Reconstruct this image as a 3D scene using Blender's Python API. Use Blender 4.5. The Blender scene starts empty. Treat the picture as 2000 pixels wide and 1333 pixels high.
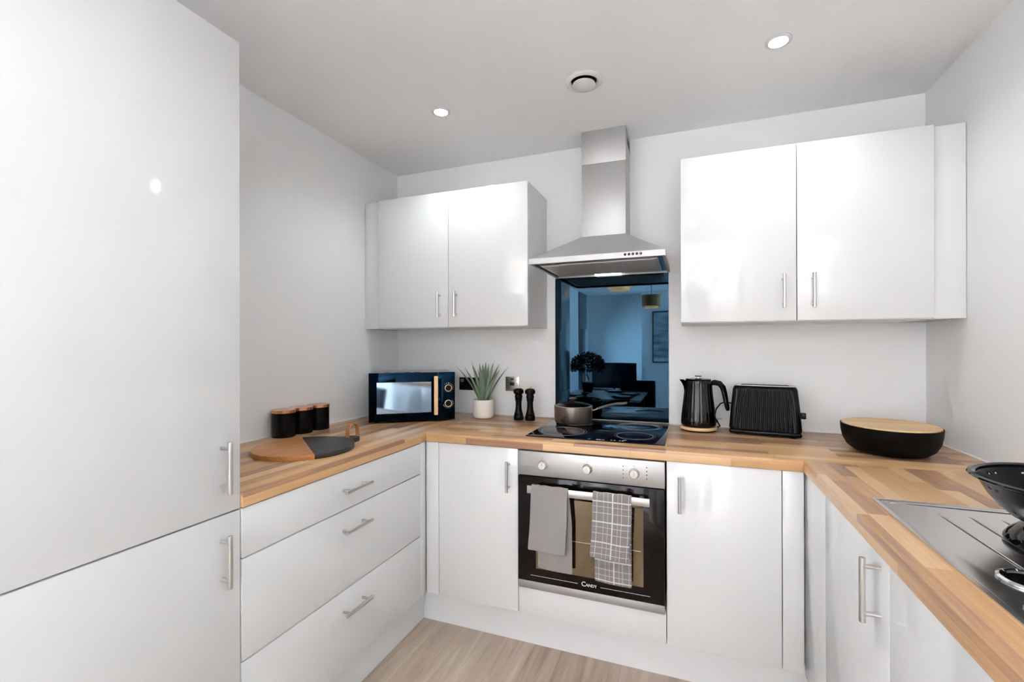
import bpy, bmesh, math, random
from mathutils import Vector, Matrix
random.seed(7)
S = bpy.context.scene
C = S.collection
PI = math.pi

# ------------------------------------------------------------------ camera
cd = bpy.data.cameras.new('camera')
cam = bpy.data.objects.new('camera', cd); C.objects.link(cam)
cam.location = (1.7431, -2.4459, 1.3264)
cam.rotation_euler = (PI/2 + 0.0008, 0.0022, 0.3582)
cd.sensor_fit = 'HORIZONTAL'; cd.sensor_width = 36.0
cd.lens = 886.46*36/2000
cd.shift_x = -(1013.42-1000)/2000
cd.shift_y = (675.86-666.5)/2000
cd.clip_start = 0.02
S.camera = cam

# ------------------------------------------------------------------ view
S.view_settings.view_transform = 'Standard'
S.view_settings.look = 'None'
S.view_settings.gamma = 1.0
S.view_settings.use_curve_mapping = False
S.view_settings.exposure = 0.57

# ------------------------------------------------------------------ world
w = bpy.data.worlds.new('world'); S.world = w; w.use_nodes = True
bg = w.node_tree.nodes['Background']
# overcast sky above; lower half made brighter to throw light up onto the ceiling
wt = w.node_tree; wc = wt.nodes.new('ShaderNodeTexCoord'); ws = wt.nodes.new('ShaderNodeSeparateXYZ'); wt.links.new(wc.outputs['Generated'], ws.inputs[0])
wr = wt.nodes.new('ShaderNodeValToRGB'); wm = wt.nodes.new('ShaderNodeMapRange'); wm.inputs['From Min'].default_value = -1; wm.inputs['From Max'].default_value = 1
wt.links.new(ws.outputs['Z'], wm.inputs['Value']); wt.links.new(wm.outputs['Result'], wr.inputs[0])
wr.color_ramp.elements[0].position = 0.47; wr.color_ramp.elements[0].color = (0.86, 0.935, 1.0, 1)
wr.color_ramp.elements[1].position = 0.53; wr.color_ramp.elements[1].color = (0.45, 0.54, 0.66, 1)
wt.links.new(wr.outputs[0], bg.inputs['Color'])
bg.inputs['Strength'].default_value = 28.5

# ------------------------------------------------------------------ daylight through the left living room window, added fill from the right
def area(name, loc, rot, sx, sy, power, col):
    l = bpy.data.lights.new(name, 'AREA'); l.shape = 'RECTANGLE'; l.size = sx; l.size_y = sy
    l.energy = power; l.color = col
    o = bpy.data.objects.new(name, l); C.objects.link(o); o.location = loc; o.rotation_euler = rot
    return o
area('added_fill_right', (2.95, -5.57, 1.25), (0, PI/2, 0), 2.1, 2.3, 260, (0.90, 0.96, 1.0))  # fill light added behind the unseen right-hand opening
area('daylight_left', (-0.55, -6.70, 1.2), (0, -PI/2, 0), 2.2, 0.6, 450, (0.86, 0.94, 1.0))
DOWN_W = 7.0

H = 2.414; W = 2.70
ZT = 0.926; ZU = 0.886; P1 = 0.18

# ------------------------------------------------------------------ materials
def srgb(r, g, b):
    f = lambda c: (c/255/12.92) if c/255 <= 0.04045 else ((c/255+0.055)/1.055)**2.4
    return (f(r), f(g), f(b), 1)
def mat(name, col, rough=0.5, metal=0.0, coat=0.0, spec=0.5, trans=0.0, ior=1.5, bump=None, croug=0.03):
    m = bpy.data.materials.new(name); m.use_nodes = True
    nt = m.node_tree; b = nt.nodes['Principled BSDF']
    b.inputs['Base Color'].default_value = col
    b.inputs['Roughness'].default_value = rough
    b.inputs['Metallic'].default_value = metal
    b.inputs['Coat Weight'].default_value = coat
    b.inputs['Coat Roughness'].default_value = croug
    b.inputs['Specular IOR Level'].default_value = spec
    b.inputs['Transmission Weight'].default_value = trans
    b.inputs['IOR'].default_value = ior
    # fine procedural variation of the roughness
    n = nt.nodes.new('ShaderNodeTexNoise'); n.inputs['Scale'].default_value = 18; n.inputs['Detail'].default_value = 2
    tc = nt.nodes.new('ShaderNodeTexCoord'); nt.links.new(tc.outputs['Object'], n.inputs['Vector'])
    mr = nt.nodes.new('ShaderNodeMapRange'); mr.inputs['To Min'].default_value = rough*0.92; mr.inputs['To Max'].default_value = rough*1.08
    nt.links.new(n.outputs['Fac'], mr.inputs['Value']); nt.links.new(mr.outputs['Result'], b.inputs['Roughness'])
    if bump:
        sc, st = bump[:2]
        n2 = nt.nodes.new('ShaderNodeTexNoise'); n2.inputs['Scale'].default_value = sc; n2.inputs['Detail'].default_value = 3
        mp = nt.nodes.new('ShaderNodeMapping')
        if len(bump) > 2: mp.inputs['Scale'].default_value = bump[2]
        nt.links.new(tc.outputs['Object'], mp.inputs['Vector']); nt.links.new(mp.outputs['Vector'], n2.inputs['Vector'])
        bp = nt.nodes.new('ShaderNodeBump'); bp.inputs['Strength'].default_value = st; bp.inputs['Distance'].default_value = 0.002
        nt.links.new(n2.outputs['Fac'], bp.inputs['Height']); nt.links.new(bp.outputs['Normal'], b.inputs['Normal'])
    return m
def emis(name, col, st):
    m = bpy.data.materials.new(name); m.use_nodes = True
    nt = m.node_tree; b = nt.nodes['Principled BSDF']
    b.inputs['Base Color'].default_value = col
    b.inputs['Emission Color'].default_value = col; b.inputs['Emission Strength'].default_value = st
    return m
def glass(name, tint=(1, 1, 1, 1), gloss=0.08):
    m = bpy.data.materials.new(name); m.use_nodes = True
    nt = m.node_tree; nt.nodes.clear()
    o = nt.nodes.new('ShaderNodeOutputMaterial'); t = nt.nodes.new('ShaderNodeBsdfTransparent'); g = nt.nodes.new('ShaderNodeBsdfGlossy')
    t.inputs['Color'].default_value = tint; g.inputs['Roughness'].default_value = 0.02
    fr = nt.nodes.new('ShaderNodeFresnel'); fr.inputs['IOR'].default_value = 1.45
    mx = nt.nodes.new('ShaderNodeMixShader')
    nt.links.new(fr.outputs[0], mx.inputs[0]); nt.links.new(t.outputs[0], mx.inputs[1]); nt.links.new(g.outputs[0], mx.inputs[2])
    nt.links.new(mx.outputs[0], o.inputs['Surface'])
    return m
def wood(name, along, across, ramp, bw=0.36, rh=0.042, rough=0.30, mortar=0.0004, grain=0.42, coat=0.0, gs=(5, 90)):
    """staves running along one axis; colour varies from stave to stave"""
    m = bpy.data.materials.new(name); m.use_nodes = True
    nt = m.node_tree; b = nt.nodes['Principled BSDF']; L = nt.links.new
    tc = nt.nodes.new('ShaderNodeTexCoord'); sp = nt.nodes.new('ShaderNodeSeparateXYZ'); L(tc.outputs['Object'], sp.inputs[0])
    ad = nt.nodes.new('ShaderNodeMath'); ad.operation = 'ADD'
    L(sp.outputs[across], ad.inputs[0])
    z2 = nt.nodes.new('ShaderNodeMath'); z2.operation = 'MULTIPLY'; z2.inputs[1].default_value = 1.03; L(sp.outputs['Z'], z2.inputs[0]); L(z2.outputs[0], ad.inputs[1])
    cb = nt.nodes.new('ShaderNodeCombineXYZ'); L(sp.outputs[along], cb.inputs[0]); L(ad.outputs[0], cb.inputs[1])
    br = nt.nodes.new('ShaderNodeTexBrick'); L(cb.outputs[0], br.inputs['Vector'])
    br.inputs['Scale'].default_value = 1; br.inputs['Brick Width'].default_value = bw; br.inputs['Row Height'].default_value = rh
    br.inputs['Mortar Size'].default_value = mortar; br.inputs['Mortar Smooth'].default_value = 0.4
    br.offset = 0.37; br.offset_frequency = 2; br.squash = 0.78; br.squash_frequency = 3
    br.inputs['Color1'].default_value = (0, 0, 0, 1); br.inputs['Color2'].default_value = (1, 1, 1, 1); br.inputs['Mortar'].default_value = (0.05, 0.05, 0.05, 1)
    # grain stretched along the stave
    mp = nt.nodes.new('ShaderNodeMapping'); mp.inputs['Scale'].default_value = (gs[0], gs[1], 1); L(cb.outputs[0], mp.inputs['Vector'])
    n = nt.nodes.new('ShaderNodeTexNoise'); n.inputs['Scale'].default_value = 1; n.inputs['Detail'].default_value = 6; n.inputs['Roughness'].default_value = 0.6; n.inputs['Distortion'].default_value = 0.6
    L(mp.outputs[0], n.inputs['Vector'])
    mx = nt.nodes.new('ShaderNodeMix'); mx.data_type = 'FLOAT'; mx.inputs[0].default_value = grain
    L(br.outputs['Color'], mx.inputs[2]); L(n.outputs['Fac'], mx.inputs[3])
    cr = nt.nodes.new('ShaderNodeValToRGB'); L(mx.outputs[0], cr.inputs[0])
    el = cr.color_ramp.elements
    for i, (p, c) in enumerate(ramp):
        e = el[i] if i < 2 else el.new(p)
        e.position = p; e.color = c
    L(cr.outputs[0], b.inputs['Base Color'])
    b.inputs['Roughness'].default_value = rough; b.inputs['Coat Weight'].default_value = coat; b.inputs['Coat Roughness'].default_value = 0.15
    bp = nt.nodes.new('ShaderNodeBump'); bp.inputs['Strength'].default_value = 0.05; bp.inputs['Distance'].default_value = 0.001
    L(n.outputs['Fac'], bp.inputs['Height']); L(bp.outputs[0], b.inputs['Normal'])
    return m
M = {}
M['wall'] = mat('wall_paint', (0.85, 0.85, 0.85, 1), 0.6, bump=(260, 0.04), spec=0.3)
M['ceil'] = mat('ceiling_paint', (0.965, 0.965, 0.97, 1), 0.7, bump=(200, 0.03), spec=0.2)
M['gloss'] = mat('white_gloss', (0.75, 0.75, 0.75, 1), 0.10, coat=0.3, spec=0.5)
M['carcass'] = mat('white_melamine', (0.80, 0.80, 0.80, 1), 0.35)
M['plinth'] = mat('plinth_white', (0.84, 0.845, 0.855, 1), 0.25)
M['gap'] = mat('shadow_gap', (0.35, 0.35, 0.35, 1), 0.6)
M['seal'] = mat('sealant', (0.86, 0.85, 0.83, 1), 0.4)
M['steel'] = mat('brushed_steel', (0.66, 0.65, 0.635, 1), 0.30, 1.0, bump=(60, 0.08, (1, 1, 22)))
M['hoodsteel'] = mat('hood_steel', (0.50, 0.497, 0.493, 1), 0.50, 0.85, bump=(50, 0.06, (1, 1, 22)))
M['bar'] = mat('handle_steel', (0.64, 0.63, 0.61, 1), 0.30, 1.0)
M['chrome'] = mat('chrome', (0.82, 0.82, 0.82, 1), 0.06, 1.0)
M['sink'] = mat('sink_steel', (0.78, 0.77, 0.76, 1), 0.22, 1.0, bump=(8, 0.01, (1, 6, 1)))
M['black'] = mat('black_gloss', (0.002, 0.002, 0.003, 1), 0.06, spec=0.42)
M['ovensteel'] = mat('oven_steel', (0.50, 0.49, 0.48, 1), 0.42, 0.9, bump=(60, 0.06, (1, 1, 22)))
M['satin'] = mat('black_satin', (0.003, 0.003, 0.0035, 1), 0.24, spec=0.16)
M['matte'] = mat('black_matte', (0.003, 0.003, 0.003, 1), 0.5, spec=0.08)
M['hob'] = mat('hob_glass', (0.002, 0.002, 0.005, 1), 0.03, spec=0.20)
M['splash'] = mat('blue_black_glass', (0.011, 0.024, 0.037, 1), 0.015, 1.0)
M['oven'] = mat('oven_glass', (0.004, 0.002, 0.002, 1), 0.05, spec=0.28)
M['ovenwin'] = mat('oven_window', (0.27, 0.22, 0.15, 1), 0.06, 1.0)
M['mwglass'] = mat('microwave_glass', (0.0016, 0.010, 0.021, 1), 0.03, 0.9, spec=0.2)
M['mwwin'] = mat('microwave_window', (0.27, 0.36, 0.46, 1), 0.05, 1.0)
M['mwcase'] = mat('microwave_case', (0.42, 0.42, 0.42, 1), 0.3, 0.2)
M['mesh'] = mat('filter_mesh', (0.70, 0.66, 0.64, 1), 0.5, 0.6, bump=(500, 0.5))
M['cream'] = mat('cream_ceramic', (0.83, 0.77, 0.70, 1), 0.4)
M['bone'] = mat('pale_wood_handle', srgb(226, 190, 145), 0.35)
M['copper'] = mat('copper_lid', srgb(205, 150, 112), 0.22, 0.75)
M['leather'] = mat('tan_leather', srgb(178, 116, 70), 0.5, bump=(120, 0.3))
M['slate'] = mat('slate', (0.018, 0.0175, 0.0175, 1), 0.42, bump=(60, 0.4))
M['leaf'] = mat('aloe_leaf', srgb(120, 141, 118), 0.45, bump=(20, 0.2, (1, 1, .2)))
M['soil'] = mat('soil', (0.03, 0.022, 0.015, 1), 0.9, bump=(90, 0.9))
M['panbody'] = mat('pan_bronze', (0.27, 0.235, 0.205, 1), 0.28, 0.85)
M['panin'] = mat('pan_lip', (0.62, 0.58, 0.54, 1), 0.25, 0.6)
M['panhandle'] = mat('pan_handle', (0.115, 0.10, 0.09, 1), 0.5, spec=0.25)
M['knobbrown'] = mat('lid_knob', (0.10, 0.045, 0.025, 1), 0.3)
M['clear'] = glass('clear_glass', (0.9, 0.93, 0.9, 1))
M['pane'] = glass('window_pane', (1, 1, 1, 1))
M['towel'] = None
M['print'] = mat('white_print', (0.75, 0.75, 0.75, 1), 0.5)
M['ring'] = mat('grey_print', (0.30, 0.30, 0.31, 1), 0.4)
M['mark'] = mat('dark_print', (0.08, 0.08, 0.08, 1), 0.5)
M['satinsteel'] = mat('switch_steel', (0.42, 0.43, 0.42, 1), 0.25, 0.9)
M['gold'] = mat('brass', (0.75, 0.6, 0.3, 1), 0.25, 0.9)
M['lamp'] = emis('downlight_glow', (1.0, 0.97, 0.92, 1), 30)
M['striplamp'] = emis('hood_lamp_glow', (1.0, 0.93, 0.78, 1), 9)
M['shade'] = mat('amber_shade', srgb(214, 150, 92), 0.6)
M['shadeglow'] = emis('shade_glow', (1.0, 0.44, 0.17, 1), 8.0)
M['navy'] = mat('navy_fabric', (0.010, 0.012, 0.030, 1), 0.85, bump=(200, 0.5))
M['tablewhite'] = mat('table_white', (0.9, 0.9, 0.9, 1), 0.25)
M['darkleaf'] = mat('bay_leaf', (0.012, 0.02, 0.010, 1), 0.5)
M['trunk'] = mat('tree_trunk', (0.03, 0.02, 0.014, 1), 0.8, bump=(60, 0.6))
M['blind'] = mat('grey_blind', (0.16, 0.17, 0.18, 1), 0.8)
M['screen'] = mat('tv_screen', (0.004, 0.004, 0.006, 1), 0.12)
M['frame'] = mat('picture_frame', (0.02, 0.02, 0.02, 1), 0.4)
M['upvc'] = mat('window_frame_grey', (0.10, 0.10, 0.11, 1), 0.4)
RW = [(0.12, srgb(134, 98, 78)), (0.30, srgb(166, 126, 98)), (0.42, srgb(194, 150, 104)), (0.62, srgb(206, 165, 118)), (0.86, srgb(220, 186, 148))]
M['topx'] = wood('worktop_wood_x', 'X', 'Y', RW)
M['topy'] = wood('worktop_wood_y', 'Y', 'X', RW)
RF = [(0.15, srgb(118, 98, 82)), (0.38, srgb(172, 152, 134)), (0.6, srgb(196, 178, 160)), (0.85, srgb(226, 212, 196))]
M['floor'] = wood('oak_floor', 'Y', 'X', RF, bw=1.25, rh=0.19, rough=0.42, mortar=0.0012, grain=0.78, gs=(2.2, 26))
RB = [(0.0, srgb(138, 84, 44)), (0.4, srgb(178, 116, 62)), (0.7, srgb(204, 146, 84)), (1.0, srgb(214, 160, 98))]
M['board'] = wood('board_wood', 'Y', 'X', RB, bw=2, rh=0.09, rough=0.38, mortar=0, grain=0.75, gs=(5, 60))
RBm = [(0.0, srgb(196, 152, 96)), (0.5, srgb(216, 176, 122)), (1.0, srgb(228, 196, 148))]
M['bamboo'] = wood('bamboo_lid', 'X', 'Y', RBm, bw=0.6, rh=0.02, rough=0.4, mortar=0.0002, grain=0.4)

def fabric(name, base, line=None, lines_x=(), lines_z=()):
    m = bpy.data.materials.new(name); m.use_nodes = True
    nt = m.node_tree; b = nt.nodes['Principled BSDF']; L = nt.links.new
    b.inputs['Roughness'].default_value = 0.95; b.inputs['Specular IOR Level'].default_value = 0.1
    b.inputs['Sheen Weight'].default_value = 0.3
    uv = nt.nodes.new('ShaderNodeUVMap'); sp = nt.nodes.new('ShaderNodeSeparateXYZ'); L(uv.outputs[0], sp.inputs[0])
    acc = None
    def stripe(sock, c, wd):
        s = nt.nodes.new('ShaderNodeMath'); s.operation = 'SUBTRACT'; L(sock, s.inputs[0]); s.inputs[1].default_value = c
        a = nt.nodes.new('ShaderNodeMath'); a.operation = 'ABSOLUTE'; L(s.outputs[0], a.inputs[0])
        l = nt.nodes.new('ShaderNodeMath'); l.operation = 'LESS_THAN'; L(a.outputs[0], l.inputs[0]); l.inputs[1].default_value = wd/2
        return l.outputs[0]
    for lst, sock in ((lines_x, sp.outputs['X']), (lines_z, sp.outputs['Y'])):
        for c, wd, st in lst:
            o = stripe(sock, c, wd)
            k = nt.nodes.new('ShaderNodeMath'); k.operation = 'MULTIPLY'; L(o, k.inputs[0]); k.inputs[1].default_value = st
            if acc is None: acc = k.outputs[0]
            else:
                q = nt.nodes.new('ShaderNodeMath'); q.operation = 'MAXIMUM'; L(acc, q.inputs[0]); L(k.outputs[0], q.inputs[1]); acc = q.outputs[0]
    if acc is not None:
        mx = nt.nodes.new('ShaderNodeMix'); mx.data_type = 'RGBA'; L(acc, mx.inputs[0]); mx.inputs[6].default_value = base; mx.inputs[7].default_value = line
        L(mx.outputs[2], b.inputs['Base Color'])
    else: b.inputs['Base Color'].default_value = base
    n = nt.nodes.new('ShaderNodeTexNoise'); n.inputs['Scale'].default_value = 420; n.inputs['Detail'].default_value = 4
    tc = nt.nodes.new('ShaderNodeTexCoord'); L(tc.outputs['Object'], n.inputs['Vector'])
    bp = nt.nodes.new('ShaderNodeBump'); bp.inputs['Strength'].default_value = 1.0; bp.inputs['Distance'].default_value = 0.003
    L(n.outputs['Fac'], bp.inputs['Height']); L(bp.outputs[0], b.inputs['Normal'])
    return m
M['towel'] = fabric('grey_towel', srgb(152, 146, 142))

# ------------------------------------------------------------------ mesh helpers
class MB:
    """collects shapes and links them as one mesh object"""
    def __init__(s): s.bm = bmesh.new(); s.uvl = None
    def _add(s, b2, mtx=None, mi=0):
        if mtx is not None: bmesh.ops.transform(b2, matrix=mtx, verts=b2.verts)
        for f in b2.faces: f.material_index = mi
        me = bpy.data.meshes.new('t'); b2.to_mesh(me); b2.free(); s.bm.from_mesh(me); bpy.data.meshes.remove(me); return s
    def box(s, x0, x1, y0, y1, z0, z1, bev=0.0, seg=2, mi=0, mtx=None):
        b = bmesh.new(); bmesh.ops.create_cube(b, size=1)
        bmesh.ops.scale(b, vec=(abs(x1-x0), abs(y1-y0), abs(z1-z0)), verts=b.verts)
        bmesh.ops.translate(b, vec=((x0+x1)/2, (y0+y1)/2, (z0+z1)/2), verts=b.verts)
        if bev > 0: bmesh.ops.bevel(b, geom=b.edges[:], offset=bev, segments=seg, affect='EDGES', profile=0.5)
        return s._add(b, mtx, mi)
    def lathe(s, prof, c=(0, 0, 0), n=48, sx=1, sy=1, mi=0, mtx=None, fn=None, cap=True):
        b = bmesh.new(); rings = []
        for r, z in prof:
            if r < 1e-6: rings.append([b.verts.new((0, 0, z))])
            else:
                ring = []
                for i in range(n):
                    a = 2*PI*i/n; rr = fn(r, z, a) if fn else r
                    ring.append(b.verts.new((rr*sx*math.cos(a), rr*sy*math.sin(a), z)))
                rings.append(ring)
        for A, B in zip(rings, rings[1:]):
            for i in range(n):
                j = (i+1) % n
                if len(A) == 1 and len(B) == 1: continue
                if len(A) == 1: b.faces.new((A[0], B[j], B[i]))
                elif len(B) == 1: b.faces.new((A[i], A[j], B[0]))
                else: b.faces.new((A[i], A[j], B[j], B[i]))
        if cap:
            for k, R in ((0, rings[0]), (1, rings[-1])):
                if len(R) > 1: b.faces.new(R if k else R[::-1])
        bmesh.ops.recalc_face_normals(b, faces=b.faces)
        t = Matrix.Translation(c)
        return s._add(b, (mtx @ t) if mtx is not None else t, mi)
    def cyl(s, p, q, r, n=20, r2=None, mi=0, bev=0):
        p = Vector(p); q = Vector(q); d = q-p; L = d.length; r2 = r if r2 is None else r2
        pr = [(r, 0), (r2, L)] if not bev else [(r-bev, 0), (r, bev), (r2, L-bev), (r2-bev, L)]
        return s.lathe(pr, n=n, mi=mi, mtx=Matrix.Translation(p) @ d.to_track_quat('Z', 'Y').to_matrix().to_4x4())
    def tube(s, pts, rad, n=12, mi=0, sy=1.0, up=(0, 0, 1)):
        """swept tube; rad a number or list; sy flattens one axis"""
        b = bmesh.new(); pts = [Vector(p) for p in pts]; rings = []
        rad = rad if isinstance(rad, (list, tuple)) else [rad]*len(pts)
        up = Vector(up)
        for i, p in enumerate(pts):
            t = (pts[min(i+1, len(pts)-1)]-pts[max(i-1, 0)]).normalized()
            a = t.cross(up)
            if a.length < 1e-4: a = t.cross(Vector((1, 0, 0)))
            a.normalize(); c = a.cross(t).normalized()
            rings.append([b.verts.new(p+rad[i]*(math.cos(2*PI*k/n)*a+sy*math.sin(2*PI*k/n)*c)) for k in range(n)])
        for A, B in zip(rings, rings[1:]):
            for i in range(n): b.faces.new((A[i], A[(i+1) % n], B[(i+1) % n], B[i]))
        b.faces.new(rings[0][::-1]); b.faces.new(rings[-1])
        bmesh.ops.recalc_face_normals(b, faces=b.faces)
        return s._add(b, None, mi)
    def prism(s, poly, z0, z1, bev=0, mi=0, mtx=None):
        b = bmesh.new(); vs = [b.verts.new((x, y, z0)) for x, y in poly]
        f = b.faces.new(vs); r = bmesh.ops.extrude_face_region(b, geom=[f])
        bmesh.ops.translate(b, vec=(0, 0, z1-z0), verts=[v for v in r['geom'] if isinstance(v, bmesh.types.BMVert)])
        bmesh.ops.recalc_face_normals(b, faces=b.faces)
        if bev:
            ed = [e for e in b.edges if abs(e.verts[0].co.z-e.verts[1].co.z) < 1e-6]
            bmesh.ops.bevel(b, geom=ed, offset=bev, segments=2, affect='EDGES', profile=0.5)
        return s._add(b, mtx, mi)
    def raw(s, verts, faces, mi=0, mtx=None):
        b = bmesh.new(); v = [b.verts.new(p) for p in verts]
        for f in faces: b.faces.new([v[i] for i in f])
        bmesh.ops.recalc_face_normals(b, faces=b.faces)
        return s._add(b, mtx, mi)
    def ringflat(s, c, r, wd, z, h=0.0004, n=64, mi=0):
        return s.lathe([(r-wd/2, 0), (r+wd/2, 0), (r+wd/2, h), (r-wd/2, h), (r-wd/2, 0)], (c[0], c[1], z), n, cap=False, mi=mi)
    def build(s, name, mats, parent=None, world=True, sharp=35):
        if not isinstance(mats, (list, tuple)): mats = [mats]
        me = bpy.data.meshes.new(name); o = bpy.data.objects.new(name, me); C.objects.link(o)
        if parent is not None:
            o.parent = parent
            if world: bmesh.ops.transform(s.bm, matrix=WM[parent.name].inverted(), verts=s.bm.verts)
            WM[o.name] = WM[parent.name].copy()
        else:
            # a mesh that is a thing by itself keeps its origin at its own base
            lo = [min(v.co[i] for v in s.bm.verts) for i in range(3)]; hi = [max(v.co[i] for v in s.bm.verts) for i in range(3)]
            c = Vector(((lo[0]+hi[0])/2, (lo[1]+hi[1])/2, lo[2]))
            bmesh.ops.translate(s.bm, vec=-c, verts=s.bm.verts); o.location = c; WM[o.name] = Matrix.Translation(c)
        s.bm.to_mesh(me); s.bm.free()
        for m in mats: me.materials.append(m)
        for p in me.polygons: p.use_smooth = True
        me.set_sharp_from_angle(angle=math.radians(sharp))
        return o
WM = {}
def thing(name, label, cat, loc=(0, 0, 0), rz=0, group=None):
    o = bpy.data.objects.new(name, None); C.objects.link(o); o.location = loc; o.rotation_euler = (0, 0, rz)
    o.empty_display_size = 0.05
    WM[o.name] = Matrix.Translation(loc) @ Matrix.Rotation(rz, 4, 'Z')
    o['label'] = label; o['category'] = cat
    if group: o['group'] = group
    return o
def tag(o, label, cat, group=None):
    o['label'] = label; o['category'] = cat
    if group: o['group'] = group
    return o
def struct(name, mb, m, parent=None):
    o = mb.build(name, m, parent); o['kind'] = 'structure'; return o

# ------------------------------------------------------------------ the room
FY = -7.30
struct('floor', MB().box(-0.5, W+0.1, FY-0.1, 0.1, -0.05, 0), M['floor'])
struct('ceiling', MB().box(-0.5, W+0.1, FY-0.1, 0.1, H, H+0.06), M['ceil'])
struct('wall_back', MB().box(-0.1, W+0.1, 0, 0.1, 0, H), M['wall'])
struct('wall_left', MB().box(-0.1, 0, -2.17, 0, 0, H).box(-0.4, -0.1, -2.27, -2.17, 0, H), M['wall'])
# living room, open to the kitchen behind the camera
struct('wall_living_left', MB().box(-0.4, -0.3, -6.38, -2.27, 0, H).box(-0.4, -0.3, -7.05, -6.38, 0, 0.12)
       .box(-0.4, -0.3, -7.05, -6.38, 2.32, H).box(-0.4, -0.3, FY, -7.05, 0, H), M['wall'])
struct('wall_right', MB().box(W, W+0.1, -4.40, 0, 0, H).box(W, W+0.1, -6.75, -4.40, 0, 0.18)
       .box(W, W+0.1, -6.75, -4.40, 2.25, H).box(W, W+0.1, FY, -6.75, 0, H), M['wall'])
struct('wall_front', MB().box(-0.4, 0.87, FY-0.1, FY, 0, H).box(0.87, W, FY-0.1, -6.80, 0, H), M['wall'])
def window(name, x, y0, y1, z0, z1, bars, s):
    f = MB()
    f.box(x-0.03, x+0.03, y0, y0+0.05, z0, z1).box(x-0.03, x+0.03, y1-0.05, y1, z0, z1).box(x-0.03, x+0.03, y0+0.05, y1-0.05, z0, z0+0.05).box(x-0.03, x+0.03, y0+0.05, y1-0.05, z1-0.05, z1)
    for k in range(1, bars): 
        yy = y0+(y1-y0)*k/bars; f.box(x-0.03, x+0.03, yy-0.03, yy+0.03, z0+0.05, z1-0.05)
    o = f.build(name, M['upvc']); o['kind'] = 'structure'
    MB().box(x-0.004, x+0.004, y0+0.05, y1-0.05, z0+0.05, z1-0.05).build('pane', M['pane'], o)
    return o
window('window_1', -0.35, -7.05, -6.38, 0.12, 2.32, 1, 1)
window('added_window', W+0.05, -6.75, -4.40, 0.18, 2.25, 3, 1)  # unseen window, added to let more light into the rooms
# silicone beads between worktop and walls
sl = MB()
def bead(a, b, mbx):
    mbx.tube([a, b], 0.0045, 8)
struct('trim_1', (lambda m: (bead((0.004, -1.545, ZT+0.001), (0.004, -0.004, ZT+0.001), m), m)[1])(MB()), M['seal'])
struct('trim_2', (lambda m: (bead((0.006, -0.004, ZT+0.001), (1.046, -0.004, ZT+0.001), m), bead((1.650, -0.004, ZT+0.001), (2.694, -0.004, ZT+0.001), m), m)[2])(MB()), M['seal'])
struct('trim_3', (lambda m: (bead((W-0.004, -0.004, ZT+0.001), (W-0.004, -3.0, ZT+0.001), m), m)[1])(MB()), M['seal'])

# ------------------------------------------------------------------ cabinets
def handle(kind, x, y, z, L, face, parent, span=0.10):
    """bar handle: kind 'z' upright or 'y' lying; face = outward normal ('x','-x','-y')"""
    n = {'x': Vector((1, 0, 0)), '-x': Vector((-1, 0, 0)), '-y': Vector((0, -1, 0))}[face]
    a = Vector((0, 0, 1)) if kind == 'z' else Vector((0, 1, 0))
    p = Vector((x, y, z)); c = p+n*0.033
    m = MB(); m.cyl(c-a*L/2, c+a*L/2, 0.0062, 20, bev=0.0008)
    for s in (-1, 1): m.cyl(p+a*s*span/2, p+a*s*span/2+n*0.030, 0.0045, 14)
    return m.build('handle', M['bar'], parent)
B = 0.0012; G = 0.0015
# tall cabinet
t = thing('tall_cabinet', 'tall white gloss two-door cabinet filling the left edge of the picture', 'cabinet', (0.29, -1.85, 0))
MB().box(0.003, 0.571, -2.15, -1.549, P1-0.03, 2.16).build('carcass', M['carcass'], t)
d = MB().box(0.573, 0.591, -2.149, -1.549, 0.8845, 2.16, B).build('door', M['gloss'], t); d['label'] = 'upper full-height door'
handle('z', 0.591, -1.602, 1.0095, 0.137, 'x', d)
d = MB().box(0.573, 0.591, -2.149, -1.549, P1, 0.8805, B).build('door', M['gloss'], t); d['label'] = 'lower door'
handle('z', 0.591, -1.602, 0.7645, 0.137, 'x', d)
# drawer unit
t = thing('drawer_unit', 'white gloss base unit with three wide drawers under the left worktop', 'drawers', (0.29, -1.1, 0))
MB().box(0.003, 0.573, -1.546, -0.60, P1-0.02, ZU-0.001).build('carcass', M['carcass'], t)
yR = -0.664
for (z0, z1, hz, lb) in ((0.7445, ZU-0.004, 0.8145, 'shallow top drawer front'), (0.4602, 0.7415, 0.673, 'deep middle drawer front'), (P1, 0.4572, 0.3845, 'deep bottom drawer front')):
    d = MB().box(0.576, 0.594, -1.546, yR, z0+0.0005, z1-0.0005, B).build('drawer', M['gloss'], t); d['label'] = lb
    handle('y', 0.594, -1.106, hz, 0.14, 'x', d, 0.10)
MB().box(0.576, 0.592, yR+0.003, -0.6155, P1, ZU-0.003, B).build('filler', M['gloss'], t)
# back run base units
DY = -0.6138
t = thing('base_cabinet', 'narrow white gloss base cabinet directly left of the oven', 'cabinet', (0.85, -0.3, 0))
MB().box(0.5745, 1.054, -0.594, -0.012, P1-0.02, ZU-0.001).build('carcass', M['carcass'], t)
d = MB().box(0.6615, 1.0515, DY, DY+0.018, P1, ZU-0.003, B).build('door', M['gloss'], t)
handle('z', 1.011, DY, 0.765, 0.133, '-y', d)
MB().box(0.5935, 0.6585, DY+0.002, DY+0.018, P1, ZU-0.003, B).build('filler', M['gloss'], t)
t = thing('base_cabinet', 'white gloss base cabinet directly right of the oven with handle at its left', 'cabinet', (1.85, -0.3, 0))
MB().box(1.661, 2.117, -0.594, -0.012, P1-0.02, ZU-0.001).build('carcass', M['carcass'], t)
d = MB().box(1.6625, 2.0500, DY, DY+0.018, P1, ZU-0.003, B).build('door', M['gloss'], t)
handle('z', 1.7095, DY, 0.766, 0.137, '-y', d)
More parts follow.
